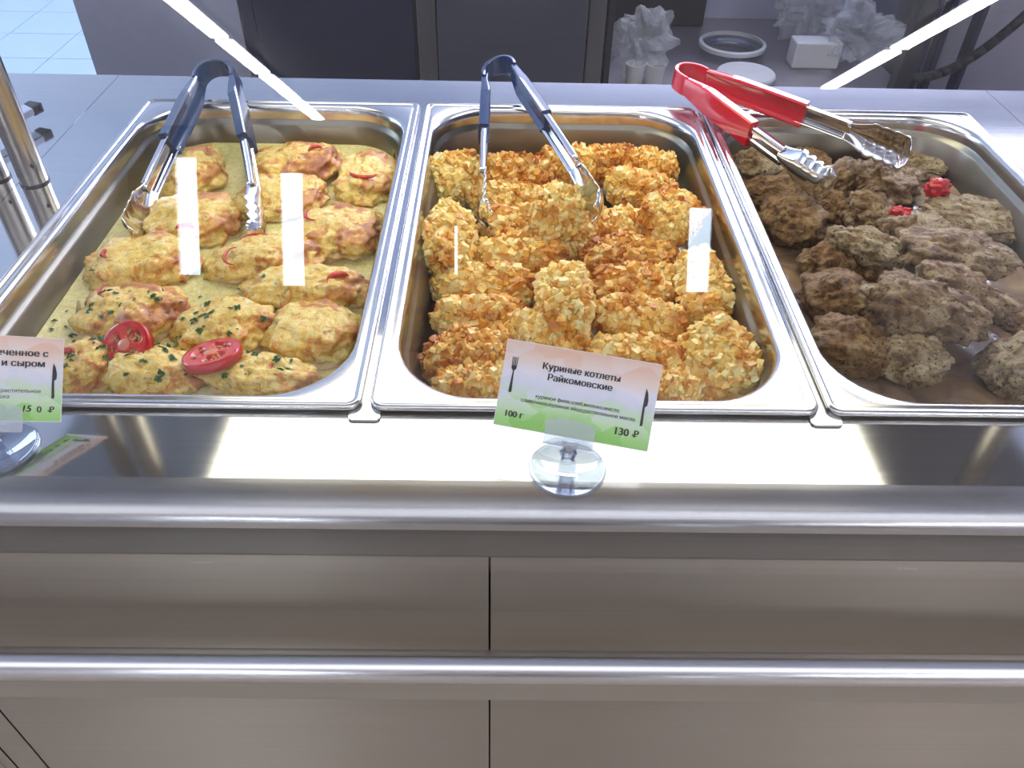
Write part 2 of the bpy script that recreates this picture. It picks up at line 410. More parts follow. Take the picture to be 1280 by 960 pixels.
# ------------------------------------------------------------------ food pans
def rrect(x0, x1, y0, y1, r, n=10, s=6):
    P = []
    cs = [(x1-r, y0+r, -90), (x1-r, y1-r, 0), (x0+r, y1-r, 90), (x0+r, y0+r, 180)]
    for k, (cx, cy, a0) in enumerate(cs):
        arc = [(cx+r*math.cos(R_(a0+90*i/n)), cy+r*math.sin(R_(a0+90*i/n))) for i in range(n+1)]
        P += arc
        nx = cs[(k+1) % 4]; b0 = (nx[0]+r*math.cos(R_(nx[2])), nx[1]+r*math.sin(R_(nx[2])))
        a = arc[-1]
        P += [(a[0]+(b0[0]-a[0])*i/s, a[1]+(b0[1]-a[1])*i/s) for i in range(1, s)]
    return P
def loops_mesh(loops, cap=True):
    V = []; Fs = []; n = len(loops[0][0])
    for P, z in loops: V += [(x, y, z) for x, y in P]
    for k in range(len(loops)-1):
        Fs += [(k*n+i, k*n+(i+1) % n, (k+1)*n+(i+1) % n, (k+1)*n+i) for i in range(n)]
    if cap: Fs.append(tuple(range((len(loops)-1)*n, len(loops)*n)))
    return V, Fs
pans = []
plabels = ['steel pan of cheese-topped chicken in cream sauce, left of three',
           'steel pan of golden crumbed cutlets, middle of three',
           'steel pan of brown stewed meat pieces, right of three']
for (x0, x1), lb in zip(PX, plabels):
    cx = (x0+x1)/2
    e = empty('food_pan', (cx, PL/2, 0), lb, 'food pan', None)
    hw, hl = (x1-x0)/2, PL/2
    def L(ins, r, z): return (rrect(-hw+ins, hw-ins, -hl+ins, hl-ins, r), z)
    rim = [L(.0012, .009, .0022), L(.0002, .010, .0034), L(.0004, .010, .0052), L(.002, .009, .0066), L(.0036, .008, .0066), L(.0052, .0065, .0052), L(.0066, .006, .0046),
           L(.0085, .006, .0050), L(.0105, .034, .0052), L(.0125, .060, .0048), L(.0138, .066, .0036), L(.0148, .068, .0010),
           L(.0155, .068, -.004), L(.0162, .0675, -.010)]
    wall = [L(.0162, .0675, -.010), L(.0172, .067, -.0125), L(.0192, .066, -.0145), L(.0204, .065, -.017), L(.026, .060, -.050), L(.0285, .058, -.0585), L(.034, .053, -.0635), L(.042, .046, -.065)]
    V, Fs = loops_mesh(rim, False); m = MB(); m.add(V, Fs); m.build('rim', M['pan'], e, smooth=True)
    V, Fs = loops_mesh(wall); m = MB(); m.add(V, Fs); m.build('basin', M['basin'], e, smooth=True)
    pans.append(e)

def liquid(parentpan, z, ins, mat, name, label, cat, amp, disp=0):
    x0, x1 = PX[parentpan]; nx, ny = 90, 150
    P = rrect(x0+ins, x1-ins, ins, PL-ins, .05, 16, 20)
    bm = bmesh.new(); 
    # concentric rings to give relief
    rings = 46; n = len(P); cx, cy = (x0+x1)/2, PL/2; V = []; Fs = []
    for k in range(rings):
        f = 1-k/rings
        for x, y in P:
            X, Y = cx+(x-cx)*f, cy+(y-cy)*f
            h = amp*(noise.noise((X*30, Y*30, 3))+.6*noise.noise((X*90, Y*90, 7))+.4*noise.noise((X*220, Y*220, 1)))
            if k == 0: h = 0
            V.append((X, Y, z+h))
    V.append((cx, cy, z))
    for k in range(rings-1):
        Fs += [(k*n+i, k*n+(i+1) % n, (k+1)*n+(i+1) % n, (k+1)*n+i) for i in range(n)]
    Fs += [((rings-1)*n+i, (rings-1)*n+(i+1) % n, rings*n) for i in range(n)]
    bm.free()
    me = fix(mesh(name, V, Fs)); o = link(name, me, mat, smooth=True); tag(o, label, cat); return o
sauce = liquid(0, -.0375, .0245, M['sauce'], 'cream_sauce', 'pale yellow cream sauce filling the left pan around the chicken', 'sauce', .0009)
gravy = liquid(2, -.052, .0268, M['gravy'], 'gravy', 'thin brown gravy in the bottom of the right pan', 'sauce', .0006)
gw = empty('tmp'); bpy.data.objects.remove(gw)
m = MB(); 

# ------------------------------------------------------------------ blobs
def ico(sub):
    bm = bmesh.new(); bmesh.ops.create_icosphere(bm, subdivisions=sub, radius=1)
    V = [v.co.copy() for v in bm.verts]; Fs = [[v.index for v in f.verts] for f in bm.faces]; bm.free(); return V, Fs
ICO = {k: ico(k) for k in (2, 3, 4, 5)}
def shape(v, sz, seed, amp, freq, sq=.0, flat=0):
    s = Vector((seed*7.3, seed*3.1, seed*1.7))
    d = v.normalized()
    k = 1 + amp*noise.noise(d*freq+s) + amp*.45*noise.noise(d*freq*2.3+s) + amp*.22*noise.noise(d*freq*5.1+s) + amp*.1*noise.noise(d*freq*11+s)
    if sq:
        mx = max(abs(d.x), abs(d.y), abs(d.z)); k *= (1-sq) + sq/mx
    p = Vector((d.x*sz[0], d.y*sz[1], d.z*sz[2]))*k
    if flat and p.z < -sz[2]*flat: p.z = -sz[2]*flat
    return p
bvh_list = []
def reg(o):
    o_m = Matrix.LocRotScale(o.location, o.rotation_euler, o.scale)
    me = o.data; bvh_list.append(BVHTree.FromPolygons([o_m @ v.co for v in me.vertices], [list(p.vertices) for p in me.polygons]))
def drop(x, y, z0=.2):
    best = None
    for b in bvh_list:
        h = b.ray_cast(Vector((x, y, z0)), Vector((0, 0, -1)))
        if h[0] and (best is None or h[0].z > best[0].z): best = (h[0], h[1])
    return best
reg(sauce)

# parsley flecks: small bent leaflets joined into one piece of stuff
def flecks(name, pts, mat, parent, size, n_leaf=3, seed=1, inv=None):
    rnd = random.Random(seed); V = []; Fs = []
    for (p, nrm) in pts:
        for q in range(rnd.randint(1, n_leaf)):
            u = nrm.orthogonal().normalized(); a = rnd.random()*6.28
            u = Matrix.Rotation(a, 3, nrm) @ u; v = nrm.cross(u); s = size*rnd.uniform(.4, 1.2)
            c = p + nrm*.0009 + (u*rnd.uniform(-1, 1)+v*rnd.uniform(-1, 1))*size*.7
            k = len(V)
            V += [c-u*s, c-v*s*.5+nrm*s*.3, c+u*s*.9, c+v*s*.55+nrm*s*.25, c-u*s-nrm*.0004, c+u*s*.9-nrm*.0004]
            Fs += [(k, k+1, k+2), (k, k+2, k+3), (k+4, k+1, k+5), (k+4, k+5, k+3)]
    if inv: V = [inv @ x for x in V]
    o = link(name, mesh(name, V, Fs), mat, parent); o['kind'] = 'stuff'; return o

# --- cheesy chicken pieces: px extents, cheese variant, parsley, label
chick = [
 (208, 188, 280, 252, 2, 0, 'blushed chicken piece at the back left, between the arms of the navy tongs'),
 (312, 183, 428, 235, 1, 0, 'cheesy chicken piece at the back centre of the left pan'),
 (300, 222, 408, 276, 2, 0, 'half-sunken pinkish chicken piece below the right tip of the navy tongs'),
 (424, 196, 496, 256, 2, 0, 'plump chicken piece with red-brown top in the back right corner of the left pan'),
 (188, 248, 302, 312, 2, 0, 'chicken piece in front of the tongs with a red pepper piece, second row left'),
 (380, 257, 479, 328, 1, 0, 'round bright yellow chicken piece at the right wall of the left pan'),
 (115, 302, 247, 364, 0, 0, 'long chicken piece with smooth yellow cheese at the left wall'),
 (262, 298, 402, 356, 0, 0, 'wide chicken piece with a curled tomato ring in the centre of the left pan'),
 (312, 338, 464, 392, 0, 0, 'chicken piece carrying a red tomato wedge on its right end'),
 (104, 360, 230, 430, 1, 1, 'toasted chicken piece behind the upright tomato slice'),
 (221, 374, 346, 452, 0, 1, 'parsley-strewn chicken piece behind the flat tomato slice'),
 (336, 380, 453, 462, 0, 0, 'plain yellow chicken piece at the front right of the left pan'),
 (72, 434, 148, 497, 1, 1, 'chicken piece in the front left corner beside the cropped price card'),
 (132, 438, 258, 503, 0, 1, 'front chicken piece between the two tomato slices'),
 (256, 450, 398, 504, 0, 1, 'front chicken piece with parsley, right of the flat tomato slice'),
]
def blob_child(base_pts, Fs, thr, off, seed, mat, name, parent):
    # melted topping: the upper skin of the piece, moved outward, with a wavy lower edge and closed thickness
    keep = []
    for f in Fs:
        c = (base_pts[f[0]][0]+base_pts[f[1]][0]+base_pts[f[2]][0])/3
        if c.z > thr + .22*noise.noise(c*2.6+Vector((seed, 0, 0))) + .1*noise.noise(c*8): keep.append(f)
    idx = {}; V = []; FF = []
    for f in keep:
        g = []
        for i in f:
            if i not in idx:
                idx[i] = len(V); d, p = base_pts[i]
                k = off*(1+.7*noise.noise(d*5+Vector((seed, 2, 0)))+.6*noise.noise(d*11+Vector((0, seed, 0)))+.35*noise.noise(d*24+Vector((0, seed, 3))))
                V.append(p + Vector((d.x, d.y, max(d.z, .2)))*k)
            g.append(idx[i])
        FF.append(g)
    # skirt down to the flesh
    ec = {}
    for f in FF:
        for a, b in zip(f, f[1:]+f[:1]): ec[(a, b)] = 1
    inner = {}
    for (a, b) in list(ec):
        if (b, a) not in ec:
            for i in (a, b):
                if i not in inner:
                    inner[i] = len(V); V.append(V[i]*.93+Vector((0, 0, -.0008)))
            FF.append([b, a, inner[a], inner[b]])
    return link(name, mesh(name, V, FF), mat, parent, smooth=True)
zc = -.033
chick_objs = []
for k, (x0, y0, x1, y1, var, pars, lb) in enumerate(chick):
    c = at((x0+x1)/2, (y0+y1)/2, zc); s = pxm(c)
    lx = (x1-x0)/s/2; 
    yy0, yy1 = at((x0+x1)/2, y1, zc).y, at((x0+x1)/2, y0, zc).y
    hz = .0195; ly = (yy1-yy0)/2*.95-hz*.25
    if k in (2,): hz = .014
    seed = 11+k
    V, Fs = ICO[5]
    ds = []
    for v in V:
        ds.append((v.copy(), shape(v, (lx, ly, hz), seed, .24, 1.7, .10)))
    me = mesh('chicken_piece', [p for d, p in ds], Fs)
    o = link('chicken_piece', me, M['chicken'], None, c + Vector((0, 0, 0)), True)
    rot = random.Random(k).uniform(-.12, .12); o.rotation_euler = (random.Random(k+50).uniform(-.08, .1), random.Random(k+90).uniform(-.1, .1), rot)
    tag(o, lb, 'chicken', 'baked chicken pieces in the left pan')
    ch = blob_child(ds, Fs, .02, .0022, seed, M['cheese'][var], 'melted_cheese', o)
    reg(o); chick_objs.append((o, ds, c, lx, ly, hz, ch))
    mw = Matrix.LocRotScale(o.location, o.rotation_euler, None)
    bvh_list.append(BVHTree.FromPolygons([mw @ v.co for v in ch.data.vertices], [list(p.vertices) for p in ch.data.polygons]))
    if pars:
        rnd = random.Random(k); pts = []
        for q in range(15):
            a = rnd.uniform(0, 6.28); rr = rnd.random()**.5*.85; X = c.x+lx*rr*math.cos(a); Y = c.y+ly*rr*math.sin(a); h = drop(X, Y)
            if h: pts.append((h[0], h[1] if h[1].z > 0 else -h[1]))
        flecks('chopped_parsley', pts, M['green_leaf'], o, .0030, 7, k, mw.inverted())
# red tomato wedges on the pieces (parts of those pieces)
def wedge(parent_i, px, py, z, L, ang, wd=.006, name='tomato_wedge'):
    o, ds, c, lx, ly, hz, ch = chick_objs[parent_i]
    p = at(px, py, z); h = drop(p.x, p.y); zz = h[0].z if h else z
    m = MB(); n = 12
    V = []
    for i in range(n+1):
        t = i/n; a = math.pi*(t-.5)*.95; x = L*math.sin(a)/2; y = .35*L*(math.cos(a))
        tw = wd*(.35+.65*math.sin(math.pi*t))
        for dy, dz in ((-tw/2, 0), (0, tw*.55), (tw/2, .0), (0, -tw*.3)): V.append((x, y+dy, dz))
    Fs = [(i*4+j, i*4+(j+1) % 4, i*4+4+(j+1) % 4, i*4+4+j) for i in range(n) for j in range(4)]+[(0, 1, 2, 3), (n*4+3, n*4+2, n*4+1, n*4)]
    m.add(V, Fs)
    w_ = m.build(name, M['tomato'], o, smooth=True)
    mw = Matrix.LocRotScale(o.location, o.rotation_euler, None)
    w_.matrix_local = mw.inverted() @ (Matrix.Translation((p.x, p.y, zz+.0012)) @ Matrix.Rotation(ang, 4, 'Z'))
    w_['label'] = 'red tomato wedge'
wedge(8, 424, 357, -.02, .020, .5, .008); wedge(4, 232, 288, -.02, .018, .1, .007); wedge(5, 393, 278, -.02, .022, 2.0, .004)
wedge(3, 455, 222, -.02, .030, 2.95, .006); wedge(7, 296, 325, -.02, .030, 1.75, .0035); wedge(7, 322, 308, -.02, .03, .1, .003); wedge(6, 215, 338, -.02, .018, .15, .003)
wedge(6, 138, 325, -.02, .014, 1.9, .005); wedge(9, 138, 372, -.02, .02, 1.9, .003); wedge(1, 396, 198, -.02, .016, .5, .006); wedge(8, 370, 372, -.02, .03, 3.0, .004); wedge(14, 352, 462, -.02, .022, 1.6, .003)
wedge(12, 88, 452, -.02, .012, 0, .006)
# herbs drifting on the sauce
pts = []; rnd = random.Random(5)
for (px, py) in [(80, 410), (70, 400), (84, 388), (66, 412), (92, 420), (55, 404), (120, 436), (110, 430), (232, 395), (215, 408), (228, 430), (236, 420), (250, 372), (258, 380), (210, 432), (222, 428), (120, 350), (95, 440), (198, 446), (206, 452), (214, 444), (196, 425), (225, 440), (300, 362), (335, 368), (170, 300)]:
    p = at(px, py, -.037); h = drop(p.x, p.y)
    if h: pts.append((h[0], Vector((0, 0, 1))))
flecks('chopped_herbs', pts, M['green_leaf'], sauce, .0030, 3, 4)
for (px, py, ln, ang) in [(98, 388, .018, 1.4), (492, 190, .022, 1.35), (486, 200, .014, 2.2)]:
    p = at(px, py, -.03); m = MB(); d = Vector((math.cos(ang)*.55, math.sin(ang)*.55, .8))*ln*.5
    m.tube(Vector((0, 0, 0))-d, d, .0028 if px < 200 else .0011, .0013 if px < 200 else .0007, 10)
    o = m.build('herb_stem', M['twig'], None, smooth=True, loc=p)
    tag(o, {98: 'short brown stub poking out of the sauce at the left wall', 492: 'taller pale herb stem in the back right corner of the left pan', 486: 'shorter leaning herb stem in the back right corner of the left pan'}[px], 'herb stem')

# tomato slices
def tomato_slice(px, py, r, tilt, az, label, z=-.012):
    p = at(px, py, z)
    e = empty('tomato_slice', p, label, 'tomato slice')
    e.rotation_euler = (tilt[0], tilt[1], az)
    T = .0042
    m = MB(); m.lathe([(r*.80, -T*.9), (r*.97, -T), (r, 0), (r*.97, T), (r*.9, T*1.02)], n=48); m.build('skin', M['tomato_skin'], e, smooth=True)
    m = MB(); m.lathe([(.00001, -T*.5), (r*.80, -T*.9)], n=48)
    V = []; n = 72; rings = 14
    for k in range(rings+1):
        f = k/rings
        for i in range(n):
            a = i*2*math.pi/n; rr = r*.9*f
            seg = abs(math.sin(a*1.5+.4))           # three seed chambers
            ch = max(0, min(1, (seg-.35)*4))*max(0, min(1, (f-.3)*8))*max(0, min(1, (.80-f)*9))
            V.append((rr*math.cos(a), rr*math.sin(a), T*1.02 - ch*.0028 + .0002*noise.noise((a*9, f*20, px))))
    m.add(V, [(k*n+i, k*n+(i+1) % n, (k+1)*n+(i+1) % n, (k+1)*n+i) for k in range(rings) for i in range(n)])
    m.build('flesh', M['tomato'], e, smooth=True)
    m = MB(); m.lathe([(.0001, T*1.2), (r*.2, T*1.15), (r*.27, T*.95)], n=16); m.build('core', M['pulp'], e, smooth=True)
    rnd = random.Random(int(px)); m = MB()
    for q in range(34):
        a = rnd.random()*6.28; f = rnd.uniform(.38, .76)
        if abs(math.sin(a*1.5+.4)) < .5: continue
        c = Vector((r*.9*f*math.cos(a), r*.9*f*math.sin(a), T*.6)); s = .0011
        V, Fs = ICO[2]; m.add([c+Vector((v.x*s, v.y*s*1.5, v.z*s*.6)) for v in V], Fs)
    m.build('seeds', M['seed'], e, smooth=True)['kind'] = 'stuff'
tomato_slice(159, 433, .0215, (R_(28), R_(-14), .3), 0, 'round red tomato slice standing tilted between chicken pieces at the front left', -.014)
tomato_slice(266, 445, .0235, (R_(-14), R_(-6), 0), .3, 'flat-lying red tomato slice in front of the parsley-strewn piece', -.012)

# ------------------------------------------------------------------ crumbed cutlets
def crumb_variant(seed, L, W, H, nc):
    rnd = random.Random(seed); V, Fs = ICO[4]
    def surf(d): return shape(d, (L, W, H), seed, .12, 1.5, .30)
    body = mesh('chicken_cutlet', [surf(v)*.97 for v in V], Fs)
    for p in body.polygons: p.use_smooth = True
    # rounded crumb template
    bm = bmesh.new(); bmesh.ops.create_cube(bm, size=2); bmesh.ops.subdivide_edges(bm, edges=bm.edges, cuts=1, use_grid_fill=True)
    tv = []
    for v in bm.verts:
        d = v.co.copy(); r = d.length; tv.append(d*(1-.2) + d.normalized()*1.0*.2)
    tf = [[v.index for v in f.verts] for f in bm.faces]; bm.free()
    CV = []; CF = []
    for q in range(nc):
        z = 1-2*(q+.5)/nc; a = q*2.39996+rnd.uniform(-.3, .3); r = math.sqrt(1-z*z)
        d = Vector((z, r*math.cos(a), r*math.sin(a)))
        d = (d+Vector((rnd.gauss(0, .05), rnd.gauss(0, .05), rnd.gauss(0, .05)))).normalized()
        p = surf(d); s = rnd.choice((.0016, .002, .0024, .0029, .0034, .0042))*rnd.uniform(.9, 1.1)
        rot = Matrix.Rotation(rnd.random()*6.28, 3, Vector((rnd.gauss(0, 1), rnd.gauss(0, 1), rnd.gauss(0, 1))).normalized())
        sc3 = Vector((rnd.uniform(.65, 1.25), rnd.uniform(.65, 1.25), rnd.uniform(.6, 1.1)))
        k = len(CV); nn = Vector((d.x/L, d.y/W, d.z/H)).normalized()
        c = p + nn*rnd.uniform(-.0022, .0010)
        CV += [c + rot @ Vector((t.x*s*sc3.x, t.y*s*sc3.y, t.z*s*sc3.z))*(1+.3*noise.noise(t*2+c*300)) for t in tv]
        CF += [[i+k for i in f] for f in tf]
    cm = mesh('crumb_coating', CV, CF)
    return body, cm
variants = [crumb_variant(21+k, .046, .0235+.001*(k % 2), .0205, 760) for k in range(6)]
wide_v = crumb_variant(41, .040, .031, .0215, 800)
round_v = crumb_variant(40, .030, .028, .024, 560)
# cx, cy px; half length m; half width m; z; angle of long axis; colour; variant; label
cut = [
 (572, 226, .033, .030, -.030, .6, 0, 'pale stubby crumbed cutlet in the back left corner of the middle pan'),
 (561, 300, .046, .026, -.022, 1.52, 0, 'crumbed cutlet lying lengthwise against the left wall below the back corner'),
 (645, 222, .043, .026, -.030, .1, 2, 'dark browned crumbed cutlet lying crosswise at the back left'),
 (708, 210, .036, .024, -.030, -.2, 1, 'crumbed cutlet at the back just left of the blue tong arm'),
 (758, 207, .038, .024, -.030, .2, 2, 'browned crumbed cutlet behind the scalloped end of the blue tongs'),
 (808, 212, .034, .024, -.030, -.35, 1, 'crumbed cutlet at the back right end of the rear row'),
 (640, 256, .042, .024, -.036, .05, 1, 'crumbed cutlet just in front of the dark browned one'),
 (655, 288, .048, .024, -.038, -.05, 1, 'crumbed cutlet under the raised round one at the centre back'),
 (802, 240, .040, .024, -.033, -.3, 1, 'crumbed cutlet slanting between the tong end and the right back wall'),
 (768, 290, .040, .024, -.038, .1, 1, 'yellowish crumbed cutlet in front of the blue tong end'),
 (648, 324, .048, .024, -.042, -.03, 1, 'crosswise crumbed cutlet, fourth row of the left column'),
 (786, 325, .048, .024, -.042, -.03, 2, 'crosswise browned cutlet, left of the lengthwise one at the right wall'),
 (607, 359, .050, .024, -.044, .0, 1, 'crosswise crumbed cutlet left of the upper end of the lengthwise centre one'),
 (791, 362, .046, .024, -.044, -.05, 2, 'crosswise browned cutlet right of the upper end of the centre one'),
 (603, 401, .044, .024, -.044, .08, 1, 'crosswise crumbed cutlet, third from the front in the left column'),
 (800, 403, .044, .024, -.044, -.1, 1, 'crosswise crumbed cutlet right of the lower end of the centre one'),
 (684, 425, .036, .024, -.036, -.5, 0, 'pale crumbed cutlet rising just behind the price card'),
 (586, 447, .040, .024, -.043, .12, 2, 'crosswise crumbed cutlet left of the price card'),
 (795, 452, .044, .025, -.042, -.12, 1, 'golden crumbed cutlet behind the right top corner of the price card'),
 (592, 489, .034, .022, -.046, .1, 1, 'frontmost crumbed cutlet at the front left corner'),
 (700, 480, .040, .022, -.046, 0, 1, 'crumbed cutlet hidden mostly behind the price card'),
 (832, 497, .030, .021, -.048, -.2, 1, 'frontmost cutlet right of the price card, only its top showing'),
 (879, 360, .044, .026, -.030, 1.62, 0, 'lengthwise crumbed cutlet at the right wall of the middle pan'),
 (900, 456, .040, .031, -.036, 1.9, 0, 'broad crumbed cutlet in the front right corner of the middle pan'),
 (838, 272, .034, .028, -.018, .95, 1, 'pinkish brown cutlet propped near the right back wall'),
 (699, 265, .0265, .0265, -.009, 0, 0, 'round-looking crumbed cutlet raised on top of the pile'),
 (722, 306, .034, .022, -.046, .3, 1, 'crumbed cutlet deep in the gap in front of the raised round one'),
 (706, 377, .041, .025, -.014, 1.5, 0, 'pale crumbed cutlet lying lengthwise on top at the centre'),
]
for k, (px, py, hl, hw, z, ang, cv, lb) in enumerate(cut):
    p = at(px, py, z)
    rd = lb.startswith('round') or hl < .031
    bd, cm = round_v if (rd and hl < .028) else (wide_v if hw > .0275 else variants[k % 6])
    b0 = bd; 
    key = (id(bd), cv)
    o = bpy.data.objects.new('chicken_cutlet', bd); col.objects.link(o)
    if not bd.materials: bd.materials.append(M['crumb'][1])
    c = bpy.data.objects.new('crumb_coating', cm); col.objects.link(c); c.parent = o; c['kind'] = 'stuff'
    if not cm.materials: cm.materials.append(M['crumb'][1])
    c.material_slots[0].link = 'OBJECT'; c.material_slots[0].material = M['crumb'][cv]
    o.location = p; rr = random.Random(k)
    if rd and hl < .028: o.scale = (hl/.030, hw/.028, 1)
    elif hw > .0275: o.scale = (hl/.040, hw/.031, 1)
    else: o.scale = (hl/.047, hw/.0262, 1.0 if k < 22 else 1.05)
    o.rotation_euler = (rr.uniform(-.9, .9) if not rd else 0, rr.uniform(-.12, .12), ang + (math.pi if k % 2 else 0))
    tag(o, lb, 'cutlet', 'crumbed cutlets in the middle pan')

# ------------------------------------------------------------------ stewed meat
meat = [
 # cx, cy, w px, h px, z, thickness, rotation, material, label
 (945, 208, 62, 38, -.036, .016, 0, 2, 'flat meat piece in the back left corner of the right pan'),
 (968, 240, 84, 42, -.042, .015, .2, 1, 'dark brown meat piece second from the back at the left wall'),
 (990, 275, 90, 64, -.034, .020, .2, 1, 'rounded tan meat piece just in front of the red tongs front tip'),
 (1012, 205, 50, 40, -.04, .014, .1, 1, 'small dark meat piece between the two red tong arms'),
 (1054, 222, 56, 56, -.034, .018, .8, 0, 'upright meat piece between the two red tong tips'),
 (1112, 222, 84, 60, -.034, .019, -.2, 0, 'meat piece below the rear tip of the red tongs'),
 (1150, 205, 80, 40, -.046, .012, 0, 2, 'flat meat piece at the back wall behind the bright red tomato'),
 (1040, 258, 50, 40, -.042, .014, 0, 1, 'small meat piece in the gap before the upright one'),
 (1085, 265, 70, 46, -.036, .016, -.3, 0, 'meat piece just left of the dull red tomato bit'),
 (1218, 272, 106, 78, -.040, .015, -.6, 2, 'large flat pinkish tan meat piece at the right wall'),
 (1150, 290, 96, 50, -.040, .014, -.2, 2, 'flat piece directly in front of the bright red tomato'),
 (1080, 308, 96, 48, -.022, .017, -.75, 2, 'pale elongated meat piece lying diagonally at the centre'),
 (1035, 328, 84, 58, -.042, .016, .5, 1, 'golden brown shiny meat piece at the left wall'),
 (1048, 372, 100, 70, -.036, .019, .2, 1, 'ribbed brown meat piece at the left wall, middle'),
 (1064, 432, 108, 84, -.036, .020, -.4, 1, 'grainy brown meat piece near the front left corner'),
 (1128, 292, 60, 44, -.030, .015, .3, 0, 'small knobbly meat piece behind the big pile'),
 (1192, 318, 152, 66, -.020, .018, -.25, 0, 'long lumpy meat piece along the back of the big pile'),
 (1205, 368, 80, 84, -.016, .020, -.9, 0, 'right half of the big pile, meat piece with curled flap'),
 (1155, 388, 118, 110, -.010, .024, -.5, 0, 'largest dark meat piece on top of the pile in the right pan'),
 (1139, 452, 82, 72, -.034, .019, -.3, 2, 'pale meat piece with pointed end in front of the largest one'),
 (1278, 458, 112, 100, -.034, .022, .5, 2, 'light meat piece cut off by the right frame edge'),
 (1258, 395, 50, 60, -.050, .010, .3, 1, 'low dark meat piece sunk in the gravy at the right'),
 (1090, 345, 50, 40, -.046, .014, .2, 1, 'small sunken piece between the ribbed one and the pile'),
]
for k, (px, py, wpx, hpx, z, th, rot, mi, lb) in enumerate(meat):
    c = at(px, py, z); s = pxm(c); 
    d = at(px, py-hpx/2, z).y-at(px, py+hpx/2, z).y
    lx, ly = wpx/s/2*.91, max(.012, d/2*.95-th*.55)
    if abs(rot) > .4:
        r_ = math.hypot(lx, ly)
        ax, bx_ = (lx*1.05, ly*.8) if lx > ly else (ly*1.0, lx*.8)
        lx, ly = ax, bx_
        ang = rot
    else: ang = rot
    V, Fs = ICO[5]; big = k in (18, 17, 16, 14, 20, 2)
    sd = 60+k*1.7
    P = []
    for v in V:
        p = shape(v, (lx, ly, th), sd, .30, 1.7, .05)
        ridge = 1-abs(noise.noise(p*60+Vector((sd, 0, 0))))*2
        p = p*(1+.05*ridge*max(0, v.z+.3)) + v*.0022*noise.noise(p*140) + v*.0022*noise.noise(p*300) + v*.0010*noise.noise(p*600)
        P.append(p)
    me = mesh('meat_piece', P, Fs); o = link('meat_piece', me, M['meat'][mi], None, c, True)
    o.rotation_euler = (0, 0, ang); tag(o, lb, 'meat', 'stewed meat pieces in the right pan')
    reg(o)
for (px, py, s, lb) in ((1172, 236, .0125, 'bright red shrivelled tomato piece at the back right of the stewed meat'), (1124, 268, .0105, 'dull red tomato bit sunk among the meat near the back')):
    p = at(px, py, -.022 if px > 1150 else -.026); V, Fs = ICO[4]
    P = [shape(v, (s, s*.85, s*.85), px, .5, 2.2)+v*.001*noise.noise(v*9) for v in V]
    o = link('tomato_piece', mesh('tomato_piece', P, Fs), M['tomato_skin'], None, p, True); tag(o, lb, 'tomato')
# fat drops and herbs on the gravy
pts = []; rnd = random.Random(8)
for q in range(60):
    p = at(rnd.uniform(960, 1270), rnd.uniform(225, 490), -.045); h = drop(p.x, p.y)
    if h and .2 < p.x < .46: pts.append((h[0], h[1] if h[1].z > 0 else -h[1]))
flecks('chopped_herbs', pts, M['green_leaf'], gravy, .0015, 2, 9)

# ------------------------------------------------------------------ tongs
def bez(P, t):
    P = [Vector(p) for p in P]
    while len(P) > 1: P = [P[i].lerp(P[i+1], t) for i in range(len(P)-1)]
    return P[0]
def sweep(name, pts, Wd, inward, secfn, mat, parent, thick=None, closed=False):
    m = MB(); n = len(pts); V = []; ns = None
    for i, p in enumerate(pts):
        tan = (pts[min(i+1, n-1)]-pts[max(i-1, 0)]).normalized()
        inn = tan.cross(Wd).normalized()
        if inn.dot(inward(i)) < 0: inn = -inn
        s = secfn(i/(n-1)); ns = len(s)
        V += [p + Wd*a + inn*b for a, b in s]
    r = ns if closed else ns-1
    Fs = [(i*ns+j, i*ns+(j+1) % ns, (i+1)*ns+(j+1) % ns, (i+1)*ns+j) for i in range(n-1) for j in range(r)]
    if closed: Fs += [tuple(range(ns))[::-1], tuple(range((n-1)*ns, n*ns))]
    m.add(V, Fs); o = m.build(name, mat, parent, auto=40)
    if thick:
        md = o.modifiers.new('solid', 'SOLIDIFY'); md.thickness = thick; md.offset = 0
    return o
